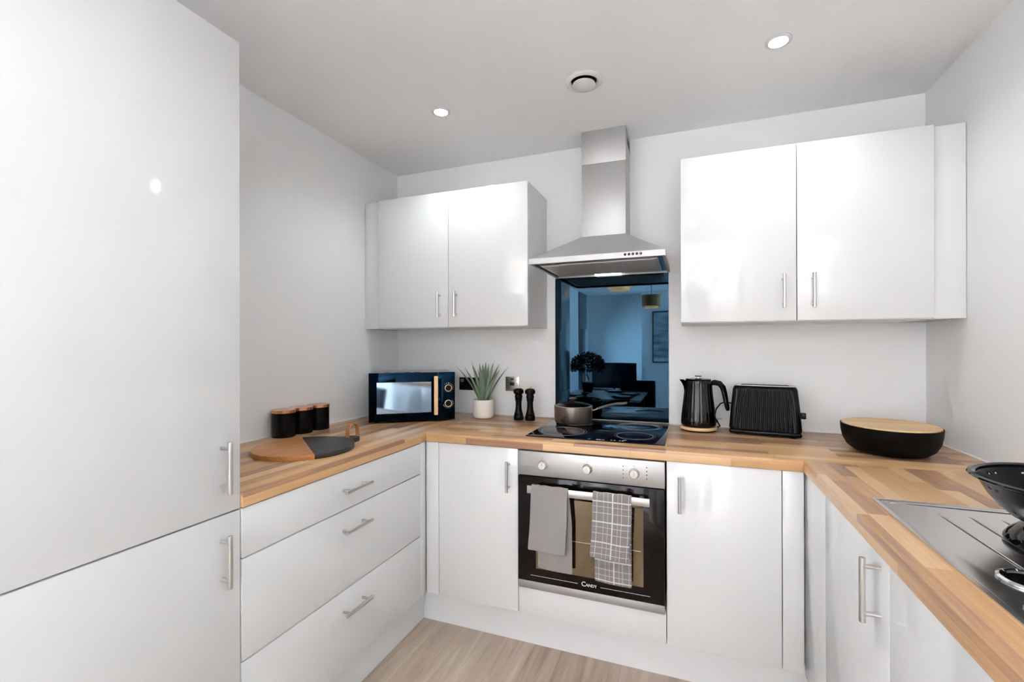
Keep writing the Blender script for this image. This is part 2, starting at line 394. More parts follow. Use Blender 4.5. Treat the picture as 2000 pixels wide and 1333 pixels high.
MB().box(2.0530, 2.1190, DY+0.001, DY+0.018, P1, ZU-0.003, B).build('filler', M['gloss'], t)
# right run
RX = 2.1195
t = thing('base_cabinet', 'white gloss base cabinet under the drainer, nearest the right inner corner', 'cabinet', (2.4, -1.0, 0))
MB().box(RX+0.020, W-0.004, -1.3285, -0.596, P1-0.02, ZU-0.001).build('carcass', M['carcass'], t)
MB().box(RX, RX+0.018, -0.8715, -0.6165, P1, ZU-0.003, B).build('filler', M['gloss'], t)
d = MB().box(RX, RX+0.018, -1.3285, -0.8745, P1, ZU-0.003, B).build('door', M['gloss'], t)
handle('z', RX, -1.288, 0.808, 0.137, '-x', d)
t = thing('base_cabinet', 'white gloss sink base cabinet at the lower right edge of the picture', 'cabinet', (2.4, -1.6, 0))
m = MB().box(RX+0.020, W-0.004, -1.93, -1.3315, P1-0.02, P1).box(RX+0.020, W-0.004, -1.348, -1.3315, P1, ZU-0.001).box(RX+0.020, W-0.004, -1.93, -1.914, P1, ZU-0.001).box(W-0.02, W-0.004, -1.914, -1.348, P1, ZU-0.001)
m.build('carcass', M['carcass'], t)
d = MB().box(RX, RX+0.018, -1.9290, -1.3315, P1, ZU-0.003, B).build('door', M['gloss'], t)
handle('z', RX, -1.675, 0.806, 0.137, '-x', d)
t = thing('base_cabinet', 'white gloss base cabinet beyond the sink cabinet, outside the right edge', 'cabinet', (2.4, -2.4, 0))
MB().box(RX+0.020, W-0.004, -2.98, -1.9325, P1-0.02, ZU-0.001).build('carcass', M['carcass'], t)
for a, b in ((-2.455, -1.932), (-2.98, -2.458)):
    d = MB().box(RX, RX+0.018, a, b, P1, ZU-0.003, B).build('door', M['gloss'], t)
# plinths
tag(MB().box(0.512, 0.528, -2.15, -0.531, 0, P1-0.03).build('plinth', M['plinth']), 'white plinth board under the left drawers and tall cabinet', 'plinth')
tag(MB().box(0.513, 2.205, -0.530, -0.514, 0, P1-0.021).build('plinth', M['plinth']), 'white plinth board along the floor under the oven run', 'plinth')
tag(MB().box(2.190, 2.206, -2.98, -0.531, 0, P1-0.021).build('plinth', M['plinth']), 'white plinth board under the right sink cabinets', 'plinth')
# wall units
ZB = 1.426; ZH = 2.1476; DC = -0.3265
def wall_unit(label, x0, xm, x1, fx0, fx1, h0, h1, cx):
    t = thing('wall_cabinet', label, 'cabinet', (cx, -0.16, ZB))
    m = MB()
    m.box(x0, x1, DC+0.0195, -0.001, ZB, ZB+0.018).box(x0, x1, DC+0.0195, -0.001, ZH-0.018, ZH).box(x0, x0+0.018, DC+0.0195, -0.001, ZB+0.018, ZH-0.018).box(x1-0.018, x1, DC+0.0195, -0.001, ZB+0.018, ZH-0.018).box(x0+0.018, x1-0.018, -0.012, -0.001, ZB+0.018, ZH-0.018)
    m.build('carcass', M['carcass'], t)
    a = MB().box(x0+0.0005, xm-G, DC, DC+0.018, ZB+0.003, ZH, B).build('door', M['gloss'], t); a['label'] = 'left door'
    handle('z', h0, DC, 1.5475, 0.137, '-y', a)
    b = MB().box(xm+G, x1-0.0005, DC, DC+0.018, ZB+0.003, ZH, B).build('door', M['gloss'], t); b['label'] = 'right door'
    handle('z', h1, DC, 1.5475, 0.137, '-y', b)
    MB().box(fx0, fx1, DC+0.016, -0.001, ZB, ZH-0.002, B).build('filler', M['gloss'], t)
wall_unit('white gloss double wall cabinet left of the cooker hood', 0.1024, 0.5509, 0.9977, 0.002, 0.1010, 0.502, 0.601, 0.55)
wall_unit('white gloss double wall cabinet right of the cooker hood', 1.7107, 2.1541, 2.5982, 2.5996, W-0.002, 2.105, 2.209, 2.15)

# ------------------------------------------------------------------ worktop
t = thing('worktop', 'butcher-block wood-effect worktop running around three sides of the kitchen', 'worktop', (1.3, -0.3, ZU))
MB().box(0.001, 0.6005, -1.5475, -0.001, ZU, ZT, 0.0015).build('left_section', M['topy'], t)
MB().box(0.6006, W-0.001, -0.6238, -0.001, ZU, ZT, 0.0015).build('back_section', M['topx'], t)
SX0, SX1, SY0, SY1 = 2.24, 2.58, -1.90, -1.56
m = MB(); X0, X1, Y0, Y1 = 2.1162, W-0.001, -2.99, -0.6239
vs = [(X0, Y1), (X0, Y0), (X1, Y0), (X1, Y1), (SX0, SY1), (SX0, SY0), (SX1, SY0), (SX1, SY1)]
V = [(x, y, ZU) for x, y in vs]+[(x, y, ZT) for x, y in vs]
Fq = [(0, 1, 5, 4), (1, 2, 6, 5), (2, 3, 7, 6), (3, 0, 4, 7)]
F = Fq+[tuple(i+8 for i in q) for q in Fq]+[(0, 1, 9, 8), (1, 2, 10, 9), (2, 3, 11, 10), (3, 0, 8, 11), (4, 5, 13, 12), (5, 6, 14, 13), (6, 7, 15, 14), (7, 4, 12, 15)]
m.raw(V, F).build('right_section', M['topy'], t)

# ------------------------------------------------------------------ splashback
t = thing('splashback', 'glossy blue-black glass splashback behind the hob, mirroring the dining area', 'splashback', (1.347, -0.004, ZT))
MB().box(1.0468, 1.6468, -0.007, -0.001, ZT+0.006, 1.7015, 0.0006, 1).build('glass', M['splash'], t)
MB().box(1.0468, 1.6468, -0.0085, -0.0075, ZT+0.0008, ZT+0.0030).build('edge_strip', M['bar'], t)

# ------------------------------------------------------------------ cooker hood
hx0, hx1, hy, hz0, hz1 = 1.0535, 1.6535, -0.477, 1.702, 1.727
t = thing('cooker_hood', 'stainless steel chimney cooker hood above the hob', 'cooker hood', (1.35, -0.24, hz0))
cx0, cx1, cy, cz = 1.2342, 1.4549, -0.1725, 1.880
m = MB()
# lip as an open frame, then the sloping shoulders
th = 0.012
m.box(hx0, hx1, hy, hy+th, hz0, hz1).box(hx0, hx0+th, hy+th, -0.009, hz0, hz1).box(hx1-th, hx1, hy+th, -0.009, hz0, hz1)
m.raw([(hx0, hy, hz1), (hx1, hy, hz1), (hx1, -0.002, hz1), (hx0, -0.002, hz1), (cx0, cy, cz), (cx1, cy, cz), (cx1, -0.002, cz), (cx0, -0.002, cz)],
      [(0, 1, 5, 4), (1, 2, 6, 5), (2, 3, 7, 6), (3, 0, 4, 7), (4, 5, 6, 7), (0, 1, 2, 3)])
m.build('canopy', M['hoodsteel'], t)
MB().box(cx0+0.001, cx1-0.001, cy+0.001, -0.001, cz+0.0005, 2.2435, 0.0006).build('chimney', M['hoodsteel'], t)
MB().box(cx0, cx1, cy, -0.001, 2.244, H-0.0005, 0.0006).build('chimney_cover', M['hoodsteel'], t)
sv = MB()
for k in range(5): sv.box(cx1+0.0018, cx1+0.0026, -0.125+k*0.022, -0.117+k*0.022, 2.335, 2.375)
sv.build('vent_slot', M['matte'], t)
MB().box(hx0+th, hx1-th, hy+th, -0.009, hz0+0.007, hz0+0.011).build('underside_panel', M['black'], t)
f = MB().box(hx0+0.030, hx1-0.035, -0.398, -0.060, hz0+0.003, hz0+0.0065, 0.001).build('filter_frame', M['bar'], t)
f2 = MB().box(hx0+0.045, hx1-0.050, -0.386, -0.072, hz0+0.0018, hz0+0.0032).build('grease_filter', M['mesh'], f)
MB().box(1.10, 1.17, -0.384, -0.362, hz0, hz0+0.002, 0.0008).build('latch', M['bar'], f)
MB().box(1.275, 1.41, -0.042, -0.018, hz0+0.0005, hz0+0.0065, 0.001).build('lamp', M['striplamp'], t)
for k in range(5):
    x = 1.490+k*0.0163
    MB().cyl((x, hy-0.0035, 1.716), (x, hy-0.0002, 1.716), 0.0055, 18, bev=0.0008).build('button', M['black'], t)

# ------------------------------------------------------------------ hob
t = thing('hob', 'black glass induction hob set in the worktop above the oven', 'hob', (1.358, -0.28, ZT))
MB().box(1.063, 1.653, -0.5475, -0.022, ZT+0.0004, ZT+0.005, 0.0015).build('glass_top', M['hob'], t)
zr = ZT+0.0051
for c, r in (((1.520, -0.400), 0.078), ((1.513, -0.145), 0.098), ((1.195, -0.400), 0.098), ((1.195, -0.145), 0.078)):
    mm = MB(); mm.ringflat(c, r, 0.0022, zr); mm.ringflat((c[0], c[1]), r*1.12, 0.0008, zr, 0.0003)
    mm.build('cooking_zone', M['ring'], t)
for (x0, x1, y0, y1) in ((1.375, 1.395, -0.538, -0.528), (1.340, 1.352, -0.534, -0.531), (1.398, 1.410, -0.534, -0.531), (1.435, 1.442, -0.532, -0.525), (1.448, 1.455, -0.532, -0.525), (1.470, 1.477, -0.532, -0.525), (1.482, 1.489, -0.532, -0.525)):
    MB().box(x0, x1, y0, y1, zr, zr+0.0004).build('touch_control', M['print'], t)

# ------------------------------------------------------------------ oven
ox0, ox1 = 1.0590, 1.6560; OY = -0.634
t = thing('oven', 'built-in stainless steel oven with black glass door and two towels on its handle', 'oven', (1.357, -0.3, 0.3))
MB().box(ox0+0.003, ox1-0.003, -0.598, -0.03, 0.300, ZU-0.004).build('oven_body', M['matte'], t)
cp = MB().box(ox0, ox1, OY+0.004, -0.600, 0.7795, ZU-0.005, 0.0012).build('control_panel', M['ovensteel'], t)
def text_mesh(txt, size, loc, name, m, parent, ext=0.0002):
    cu = bpy.data.curves.new('t', 'FONT'); cu.body = txt; cu.size = size; cu.extrude = ext; cu.offset = 0.0002
    o = bpy.data.objects.new('t', cu); C.objects.link(o)
    bpy.context.view_layer.update()
    me = bpy.data.meshes.new_from_object(o.evaluated_get(bpy.context.evaluated_depsgraph_get()))
    bpy.data.objects.remove(o)
    b = MB(); b.bm.from_mesh(me)
    bmesh.ops.transform(b.bm, matrix=Matrix.Translation(loc) @ Matrix.Rotation(PI/2, 4, 'X'), verts=b.bm.verts)
    wd = max(v.co.x for v in b.bm.verts)
    for f in b.bm.faces: f.material_index = 0
    return b, wd
for kx in (1.1705, 1.3580, 1.5430):
    k = MB()
    k.lathe([(0.0205, 0), (0.0205, 0.003), (0.0185, 0.005), (0.0165, 0.019), (0.0150, 0.021), (0, 0.021)], n=36, mtx=Matrix.Translation((kx, OY+0.0035, 0.829)) @ Matrix.Rotation(PI/2, 4, 'X'))
    k.box(kx-0.0018, kx+0.0018, OY-0.022, OY-0.006, 0.829, 0.848, 0.0006)
    kb = k.build('knob', M['bar'], cp)
yp = OY+0.0039
for n_, kx in enumerate((1.1705, 1.3580, 1.5430)):
    pm = MB()
    def dot(x, z, r=0.0014): pm.box(x-r, x+r, yp-0.0003, yp, z-r, z+r)
    dot(kx, 0.858, 0.0012); pm.box(kx-0.0005, kx+0.0005, yp-0.0003, yp, 0.853, 0.8565)
    if n_ < 2:
        for a in range(-6, 7):
            if n_ == 0 and abs(a) > 3: continue
            an = PI/2-a*0.38; dot(kx+0.034*math.cos(an), 0.829+0.030*math.sin(an), 0.0008)
    else:
        for k in range(4):
            dot(1.500, 0.853-k*0.015, 0.0022); dot(1.590, 0.855-k*0.0145, 0.0024)
            pm.box(1.506, 1.520, yp-0.0003, yp, 0.8528-k*0.015, 0.8533-k*0.015)
    pm.build('dial_marking', M['mark'], cp)
dr = MB().box(ox0+0.001, ox1-0.001, OY, -0.602, 0.3345, 0.7765, 0.0015).build('oven_door', M['oven'], t)
MB().box(1.140, 1.577, OY-0.0006, OY-0.0001, 0.392, 0.697).build('window', M['ovenwin'], dr)
rk = MB()
for z in (0.528,): rk.box(1.150, 1.567, OY-0.0012, OY-0.0007, z, z+0.0022)
rk.build('rack', M['bar'], dr)
MB().box(ox0+0.001, ox1-0.001, OY+0.003, -0.602, 0.300, 0.3325, 0.001).build('trim_strip', M['ovensteel'], t)
hb = MB(); hb.box(1.118, 1.604, -0.686, -0.678, 0.722, 0.752, 0.001)
for x in (1.150, 1.572): hb.box(x-0.008, x+0.008, -0.6785, OY-0.0002, 0.728, 0.746, 0.001)
hb.build('door_handle', M['bar'], dr)
lg, w1 = text_mesh('C', 0.026, (1.333, OY-0.0006, 0.3545), 'logo', M['print'], dr)
lg2, w2 = text_mesh('ANDY', 0.016, (w1+0.0005, OY-0.0006, 0.3555), 'logo', M['print'], dr)
me = bpy.data.meshes.new('t'); lg2.bm.to_mesh(me); lg.bm.from_mesh(me)
lg.build('lettering', M['print'], dr)
MB().box(1.115, 1.318, OY-0.0006, OY-0.0002, 0.3600, 0.3614).box(w2+0.014, 1.602, OY-0.0006, OY-0.0002, 0.3600, 0.3614).build('door_line', M['print'], dr)
# cabinet panel below the oven
t = thing('oven_housing', 'white gloss filler panel and housing below the oven', 'cabinet', (1.357, -0.3, P1))
MB().box(1.0560, 1.6590, -0.594, -0.02, P1-0.02, 0.2985).build('carcass', M['carcass'], t)
MB().box(1.0545, 1.6595, DY, DY+0.018, P1, 0.2960, B).build('panel', M['gloss'], t)

# ------------------------------------------------------------------ towels
def towel(name, label, x0, x1, zf, xb0, xb1, zb, m, seed):
    """cloth folded over the oven handle, front flap to zf, rear flap to zb"""
    rnd = random.Random(seed); b = bmesh.new(); uvl = b.loops.layers.uv.new('UVMap')
    yo, yi, zt = -0.6905, -0.6715, 0.7565
    prof = []
    n1 = 26
    for i in range(n1): prof.append(('f', zf+(0.742-zf)*i/(n1-1)))
    for i in range(1, 8): prof.append(('a', PI*i/8))
    for i in range(n1): prof.append(('b', 0.742-(0.742-zb)*i/(n1-1)))
    nx = 22; grid = []; s = 0; last = None
    ph = rnd.random()*6
    for kind, v in prof:
        row = []
        for j in range(nx+1):
            u = j/nx
            if kind == 'f':
                k = (0.742-v)/(0.742-zf); x = x0+(x1-x0)*u+0.004*math.sin(3*k+ph)*k-0.006*k
                y = yo-0.0020-0.006*k-0.0035*k*math.sin(u*7+ph)-0.002*math.sin(v*40+u*3)*k; z = v+(0.0035*math.sin(u*5+ph)*k)
            elif kind == 'a':
                x = x0+(x1-x0)*u; r = (yi-yo)/2+0.002; y = (yo+yi)/2-r*math.cos(v); z = 0.742+0.0145*math.sin(v)+0.0012*math.sin(u*17+ph)
            else:
                k = (0.742-v)/(0.742-zb); a0 = x0+(xb0-x0)*min(1, k*2.5); a1 = x1+(xb1-x1)*min(1, k*2.5)
                x = a0+(a1-a0)*u; y = yi+0.002+0.006*k+0.003*k*math.sin(u*6+ph*2); z = v+0.003*math.sin(u*4+ph)*k
            row.append((Vector((x, y, z)), u))
        if last is not None: s += (row[0][0]-last).length
        last = row[0][0]; grid.append((row, s))
    vs = [[b.verts.new(p) for p, u in row] for row, s_ in grid]
    for i in range(len(vs)-1):
        for j in range(nx):
            f = b.faces.new((vs[i][j], vs[i][j+1], vs[i+1][j+1], vs[i+1][j]))
            for l, (ii, jj) in zip(f.loops, ((i, j), (i, j+1), (i+1, j+1), (i+1, j))): l[uvl].uv = (grid[ii][0][jj][1]*(x1-x0), grid[ii][1])
    c = Vector(((x0+x1)/2, -0.68, min(zf, zb)))
    bmesh.ops.translate(b, vec=-c, verts=b.verts)
    me = bpy.data.meshes.new(name); b.to_mesh(me); b.free(); me.materials.append(m)
    for p in me.polygons: p.use_smooth = True
    o = bpy.data.objects.new(name, me); C.objects.link(o); o.location = c
    so = o.modifiers.new('s', 'SOLIDIFY'); so.thickness = 0.0042; so.offset = 0
    ss = o.modifiers.new('b', 'SUBSURF'); ss.levels = 1; ss.render_levels = 1
    tag(o, label, 'towel')
    return o
towel('kitchen_towel', 'plain grey towel folded over the oven handle, at the left', 1.137, 1.291, 0.495, 1.158, 1.303, 0.408, M['towel'], 3)
Wt = 0.148
lx = [(0.018, 0.002, .8), (0.044, 0.0018, .6), (0.060, 0.0018, .6), (0.078, 0.0045, 1), (0.098, 0.0018, .6), (0.112, 0.002, .8), (0.138, 0.002, .8)]
lz = [(0.018+k*0.078+dz, wd, st) for k in range(9) for dz, wd, st in ((0, 0.002, .8), (0.024, 0.002, .7), (0.044, 0.005, .9))]
M['check'] = fabric('checked_towel', srgb(138, 131, 129), srgb(216, 212, 210), lx, lz)
towel('kitchen_towel', 'grey towel with white check pattern folded over the oven handle', 1.391, 1.539, 0.506, 1.393, 1.536, 0.396, M['check'], 8)

# ------------------------------------------------------------------ microwave
t = thing('microwave', 'black-fronted microwave oven with pale wood handle set across the left corner', 'microwave', (0.2, -0.531, ZT), math.atan2(0.261, 0.359))
LW, LD, Z0, Z1 = 0.444, 0.318, 0.010, 0.262
MB().box(0.002, LW-0.002, 0.022, LD, Z0, Z1-0.003, 0.003).build('case', M['mwcase'], t, world=False)
vt = MB()
for k in range(4): vt.box(0.075+k*0.052, 0.110+k*0.052, 0.05, 0.10, Z1-0.0029, Z1-0.0022)
vt.build('vent', M['matte'], t, world=False)
fd = MB().box(0.0, 0.352, 0.0, 0.020, Z0-0.002, Z1, 0.002).build('door', M['mwglass'], t, world=False)
MB().box(0.040, 0.318, -0.0008, -0.0002, 0.050, 0.212).build('window', M['mwwin'], fd, world=False)
mh = MB().box(0.330, 0.352, -0.030, -0.018, 0.036, 0.243, 0.006, 4)
mh.box(0.334, 0.348, -0.019, -0.0005, 0.044, 0.058, 0.001).box(0.334, 0.348, -0.019, -0.0005, 0.221, 0.235, 0.001)
mh.build('handle', M['bone'], fd, world=False)
pn = MB().box(0.354, LW, 0.0, 0.020, Z0-0.002, Z1, 0.002).build('control_panel', M['mwglass'], t, world=False)
rx = Matrix.Rotation(PI/2, 4, 'X')
for kz in (0.177, 0.095):
    kn = MB(); T = Matrix.Translation((0.407, -0.0003, kz)) @ rx
    kn.lathe([(0.0155, 0), (0.0155, 0.013), (0.014, 0.015), (0, 0.015)], n=36, mtx=T)
    ko = kn.build('dial', M['satin'], pn, world=False)
    rg = MB(); rg.lathe([(0.0158, 0.010), (0.0190, 0.010), (0.0190, 0.0152), (0.0158, 0.0158), (0.0158, 0.010)], n=36, mtx=T, cap=False)
    rg.build('dial_ring', M['bone'], ko, world=False)
    md = MB()
    for a in range(12 if kz < 0.1 else 8):
        an = (PI*0.72-a*0.36) if kz > 0.1 else (PI*1.12+a*0.30)
        x, z = 0.407+0.026*math.cos(an), kz+0.026*math.sin(an); md.box(x-0.0012, x+0.0012, -0.0006, -0.0001, z-0.0016, z+0.0016)
    md.build('dial_marking', M['print'], pn, world=False)
for (x, y) in ((0.04, 0.05), (0.40, 0.05), (0.04, 0.28), (0.40, 0.28)):
    MB().cyl((x, y, 0.0003), (x, y, Z0+0.001), 0.012).build('foot', M['matte'], t, world=False)

# ------------------------------------------------------------------ canisters
def canister(label, y, x=0.052):
    t = thing('canister', label, 'canister', (x, y, ZT), 0, 'black storage canisters by the left wall')
    MB().lathe([(0.047, 0.0003), (0.0485, 0.002), (0.0485, 0.104), (0.047, 0.106)], n=48).build('body', M['satin'], t, world=False)
    MB().lathe([(0.0485, 0.1065), (0.050, 0.1075), (0.050, 0.119), (0.0485, 0.1205), (0, 0.1205)], n=48).build('lid', M['copper'], t, world=False)
canister('black canister with coppery lid nearest the tall cabinet', -0.919)
canister('black canister with coppery lid in the middle of the row of three', -0.820)
canister('black canister with coppery lid nearest the microwave', -0.716)

# ------------------------------------------------------------------ serving board
t = thing('serving_board', 'round half wood half slate serving board lying on the left worktop', 'board', (0.350, -1.092, ZT))
R = 0.182
an0 = math.atan2(0.120+0.0, -0.137); an1 = math.atan2(-0.111, 0.164)
pw = [(R*math.cos(a), R*math.sin(a)) for a in [an0+(2*PI+an1-an0)*i/48 for i in range(49)]]
MB().prism(pw, 0.0004, 0.018, 0.0015).build('wood_half', M['board'], t, world=False)
A0 = an1; A1 = an0
arc = []
ta = math.atan2(0.20, 0.055)      # direction of the tab
n = 60
for i in range(n+1):
    a = A0+(A1-A0)*i/n; rr = R
    dlt = (a-ta)
    e = math.exp(-(dlt/0.19)**4)
    rr = R+0.052*e
    arc.append((rr*math.cos(a), rr*math.sin(a)))
# keep the two halves a hair apart along the joint
nx_, ny_ = 0.0004, 0.0005
MB().prism([(x+nx_, y+ny_) for x, y in arc], 0.0004, 0.018, 0.0015).build('slate_half', M['slate'], t, world=False)
lp = MB(); tcx, tcy = 0.205*math.cos(ta), 0.205*math.sin(ta)
pts = []
for i in range(25):
    a = PI*i/24
    pts.append((i, a))
b = bmesh.new(); rows = []
dv = Vector((math.cos(ta+0.2), math.sin(ta+0.2), 0)); pv = Vector((-dv.y, dv.x, 0))
path = [Vector((0, 0, 0.0185)), Vector((0, 0, 0.040))]
base = Vector((tcx, tcy, 0))
path = []
for i in range(30):
    a = i/29
    th_ = PI*a
    off = -0.030*math.cos(th_)+0.006; zz = 0.0188+0.057*math.sin(th_)**0.55
    path.append(base+dv*off*1.0+Vector((0, 0, zz)))
wv = pv*0.010
va = []
for p in path: va += [p-wv, p+wv]
fa = [(2*i, 2*i+1, 2*i+3, 2*i+2) for i in range(29)]
sb = MB().raw([tuple(v) for v in va], fa)
bmesh.ops.solidify(sb.bm, geom=sb.bm.faces[:], thickness=0.0025)
sb.build('leather_loop', M['leather'], t, world=False)

# ------------------------------------------------------------------ potted aloe
t = thing('potted_aloe', 'spiky green aloe plant in a cream pot beside the microwave', 'plant', (0.666, -0.135, ZT))
MB().lathe([(0.045, 0.0003), (0.053, 0.004), (0.0585, 0.014), (0.060, 0.028), (0.060, 0.100), (0.059, 0.103), (0.056, 0.103), (0.055, 0.098), (0.055, 0.090), (0, 0.090)], n=56).build('pot', M['cream'], t, world=False)
MB().lathe([(0, 0.0905), (0.054, 0.0905), (0.052, 0.094), (0, 0.097)], n=36).build('soil', M['soil'], t, world=False)
rnd = random.Random(5)
def leaf(ang, lean, L, wd, z0=0.096, r0=0.012):
    n = 14; vs = []; fs = []
    d = Vector((math.cos(ang), math.sin(ang), 0)); s_ = Vector((-d.y, d.x, 0))
    p = d*r0+Vector((0, 0, z0)); th0 = lean*0.55; pts = []
    for i in range(n+1):
        u = i/n; a = th0+(lean*1.15-th0)*u**0.8
        pts.append((p.copy(), a, u)); p = p+(d*math.sin(a)+Vector((0, 0, 1))*math.cos(a))*(L/n)
    for p, a, u in pts:
        wv = wd*(0.62+0.9*u-0.2*u*u)*(1-u**2.2) if u < 1 else 0.0
        wv = max(wv, 0.0006); nn = d*math.cos(a)-Vector((0, 0, 1))*math.sin(a)
        tk = wv*0.42
        vs += [p-s_*wv+(-nn)*tk*0.5, p-nn*tk*-0.15, p+s_*wv+(-nn)*tk*0.5, p+nn*tk]
        # cross-section: two edges curled up, a hollow inner side and a rounded back
    for i in range(n):
        for k in range(4):
            a0 = 4*i+k; a1 = 4*i+(k+1) % 4; fs.append((a0, a1, a1+4, a0+4))
    fs.append((3, 2, 1, 0)); fs.append((4*n, 4*n+1, 4*n+2, 4*n+3))
    b = MB().raw([tuple(v) for v in vs], fs)
    return b
specs = []
for k in range(8): specs.append((2*PI*k/8+0.30, 0.64+0.06*math.sin(k*2.1), 0.245+0.012*math.sin(k*3.3), 0.0150, 0.022))
for k in range(7): specs.append((2*PI*k/7+0.62, 0.33+0.05*math.sin(k*1.7), 0.235+0.012*math.cos(k*2.3), 0.0145, 0.015))
for k in range(4): specs.append((2*PI*k/4+0.2, 0.13+0.03*math.sin(k), 0.200+0.02*math.cos(k*2.3), 0.0125, 0.007))
for a, l_, L_, wd, r0 in specs:
    if math.sin(a) > 0.3: l_ *= 0.72
    lf = leaf(a, l_, L_*0.93, wd, 0.094, r0).build('leaf', M['leaf'], t, world=False, sharp=60)

# ------------------------------------------------------------------ pepper mills
def mill(label, x, y, finial):
    t = thing('spice_mill', label, 'mill', (x, y, ZT), 0, 'black spice mills by the hob')
    MB().lathe([(0.0262, 0.0003), (0.0265, 0.002), (0.0265, 0.022), (0.0255, 0.026), (0.0235, 0.030), (0.0245, 0.034), (0.0215, 0.040), (0.0178, 0.058), (0.0160, 0.080), (0.0165, 0.098), (0.0195, 0.110), (0.0205, 0.1135), (0.0180, 0.117)], n=40).build('body', M['satin'], t, world=False)
    MB().lathe([(0.0175, 0.1172), (0.0205, 0.119), (0.0215, 0.128), (0.0195, 0.136), (0.0200, 0.139), (0.0268, 0.145), (0.0285, 0.154), (0.0270, 0.163), (0.0210, 0.169), (0.0110, 0.172), (0, 0.1725)], n=40).build('head', M['satin'], t, world=False)
    if finial: MB().lathe([(0.004, 0.1726), (0.004, 0.176), (0.0068, 0.178), (0.0068, 0.184), (0.004, 0.186), (0, 0.186)], n=24).build('finial', M['gold'], t, world=False)
mill('black turned mill beside the potted aloe, the left one of the pair', 0.876, -0.136, False)
mill('black turned mill with small brass knob, the right one of the pair', 0.941, -0.132, True)

# ------------------------------------------------------------------ saucepan
t = thing('saucepan', 'bronze-grey saucepan with glass lid standing on the hob', 'saucepan', (1.183, -0.150, ZT+0.0060))
MB().lathe([(0, 0.0002), (0.085, 0.0002), (0.0915, 0.003), (0.0965, 0.012), (0.0985, 0.080), (0.0985, 0.0835), (0.0985, 0.086), (0.0945, 0.085), (0.0925, 0.078), (0.0915, 0.012), (0, 0.006)], n=64).build('pan_body', M['panbody'], t, world=False)
MB().lathe([(0.0935, 0.0862), (0.0985, 0.0862), (0.0990, 0.0875), (0.0960, 0.0890), (0.0935, 0.0885), (0.0935, 0.0862)], n=64, cap=False).build('lid_rim', M['panin'], t, world=False)
lid = MB().lathe([(0.0932, 0.0885), (0.080, 0.0955), (0.055, 0.1035), (0.025, 0.1075), (0.0, 0.1080)], n=48, cap=False).build('lid', M['clear'], t, world=False)
MB().lathe([(0.006, 0.1082), (0.008, 0.112), (0.010, 0.116), (0.0185, 0.119), (0.0200, 0.124), (0.0160, 0.128), (0, 0.129)], n=32).build('knob', M['knobbrown'], lid, world=False)
hdir = Vector((0.93, 0.30, 0)).normalized()
hp = MB(); P = lambda r, z: tuple(hdir*r+Vector((0, 0, z)))
hp.tube([P(0.094, 0.062), P(0.112, 0.066), P(0.125, 0.072)], [0.011, 0.011, 0.010], 16, sy=0.55)
hbk = hp.build('handle_bracket', M['chrome'], t, world=False)
hp = MB(); hp.tube([P(0.122, 0.070), P(0.140, 0.076), P(0.165, 0.084), P(0.195, 0.092), P(0.225, 0.097), P(0.25, 0.097), P(0.272, 0.101), P(0.276, 0.102)], [0.0095, 0.0105, 0.0105, 0.0105, 0.0115, 0.0125, 0.0115, 0.006], 18, sy=0.6)
hp.build('handle', M['panhandle'], t, world=False)

# ------------------------------------------------------------------ kettle
t = thing('kettle', 'glossy black fluted kettle on a pale wood base right of the hob', 'kettle', (1.785, -0.125, ZT))
MB().lathe([(0.074, 0.0003), (0.077, 0.002), (0.077, 0.0055), (0, 0.006)], n=56).build('base_foot', M['matte'], t, world=False)
MB().lathe([(0.0790, 0.0062), (0.0800, 0.008), (0.0800, 0.0175), (0.0785, 0.0195), (0, 0.0195)], n=56).build('wood_base', M['bone'], t, world=False)
def flute(r, z, a): return r*(1+0.010*math.cos(28*a)) if 0.03 < z < 0.222 else r
MB().lathe([(0.070, 0.0200), (0.0765, 0.026), (0.0775, 0.035), (0.0760, 0.060), (0.0715, 0.105), (0.0660, 0.150), (0.0620, 0.190), (0.0605, 0.220), (0.0610, 0.232), (0.0595, 0.236), (0, 0.236)], n=224, fn=flute).build('body', M['black'], t, world=False, sharp=60)
# spout towards -x
sp = MB(); sd = Vector((-1, -0.12, 0)).normalized(); sn = Vector((-sd.y, sd.x, 0))
sv_ = []
for z, o_, wv in ((0.175, 0.062, 0.010), (0.205, 0.066, 0.018), (0.225, 0.075, 0.022), (0.240, 0.086, 0.020)):
    for k in (-1, -0.5, 0, 0.5, 1):
        ro = o_-(0.020 if abs(k) == 1 else 0.006 if abs(k) == 0.5 else 0)
        sv_.append(tuple(sd*ro+sn*wv*k+Vector((0, 0, z))))
fs_ = [(5*i+k, 5*i+k+1, 5*i+k+6, 5*i+k+5) for i in range(3) for k in range(4)]
fs_ += [(15, 16, 17, 18, 19), tuple([0, 1, 2, 3, 4]), (0, 5, 10, 15, 19, 14, 9, 4)]
sp.raw(sv_, fs_).build('spout', M['black'], t, world=False, sharp=60)
ld = MB().lathe([(0.056, 0.2362), (0.058, 0.240), (0.055, 0.244), (0.020, 0.2475), (0, 0.248)], n=48).build('lid', M['black'], t, world=False)
MB().lathe([(0.006, 0.2482), (0.006, 0.252), (0.016, 0.254), (0.017, 0.258), (0.015, 0.260), (0, 0.260)], n=32).build('lid_knob', M['chrome'], ld, world=False)
kd = Vector((0.96, 0.28, 0)).normalized(); Pk = lambda r, z: tuple(kd*r+Vector((0, 0, z)))
MB().tube([Pk(0.054, 0.222), Pk(0.075, 0.226), Pk(0.098, 0.221), Pk(0.113, 0.204), Pk(0.121, 0.175), Pk(0.127, 0.140), Pk(0.134, 0.105), Pk(0.137, 0.093)], [0.012, 0.013, 0.0135, 0.0135, 0.0125, 0.0115, 0.0105, 0.007], 20, sy=0.75, up=(-0.28, 0.96, 0)).build('handle', M['black'], t, world=False)
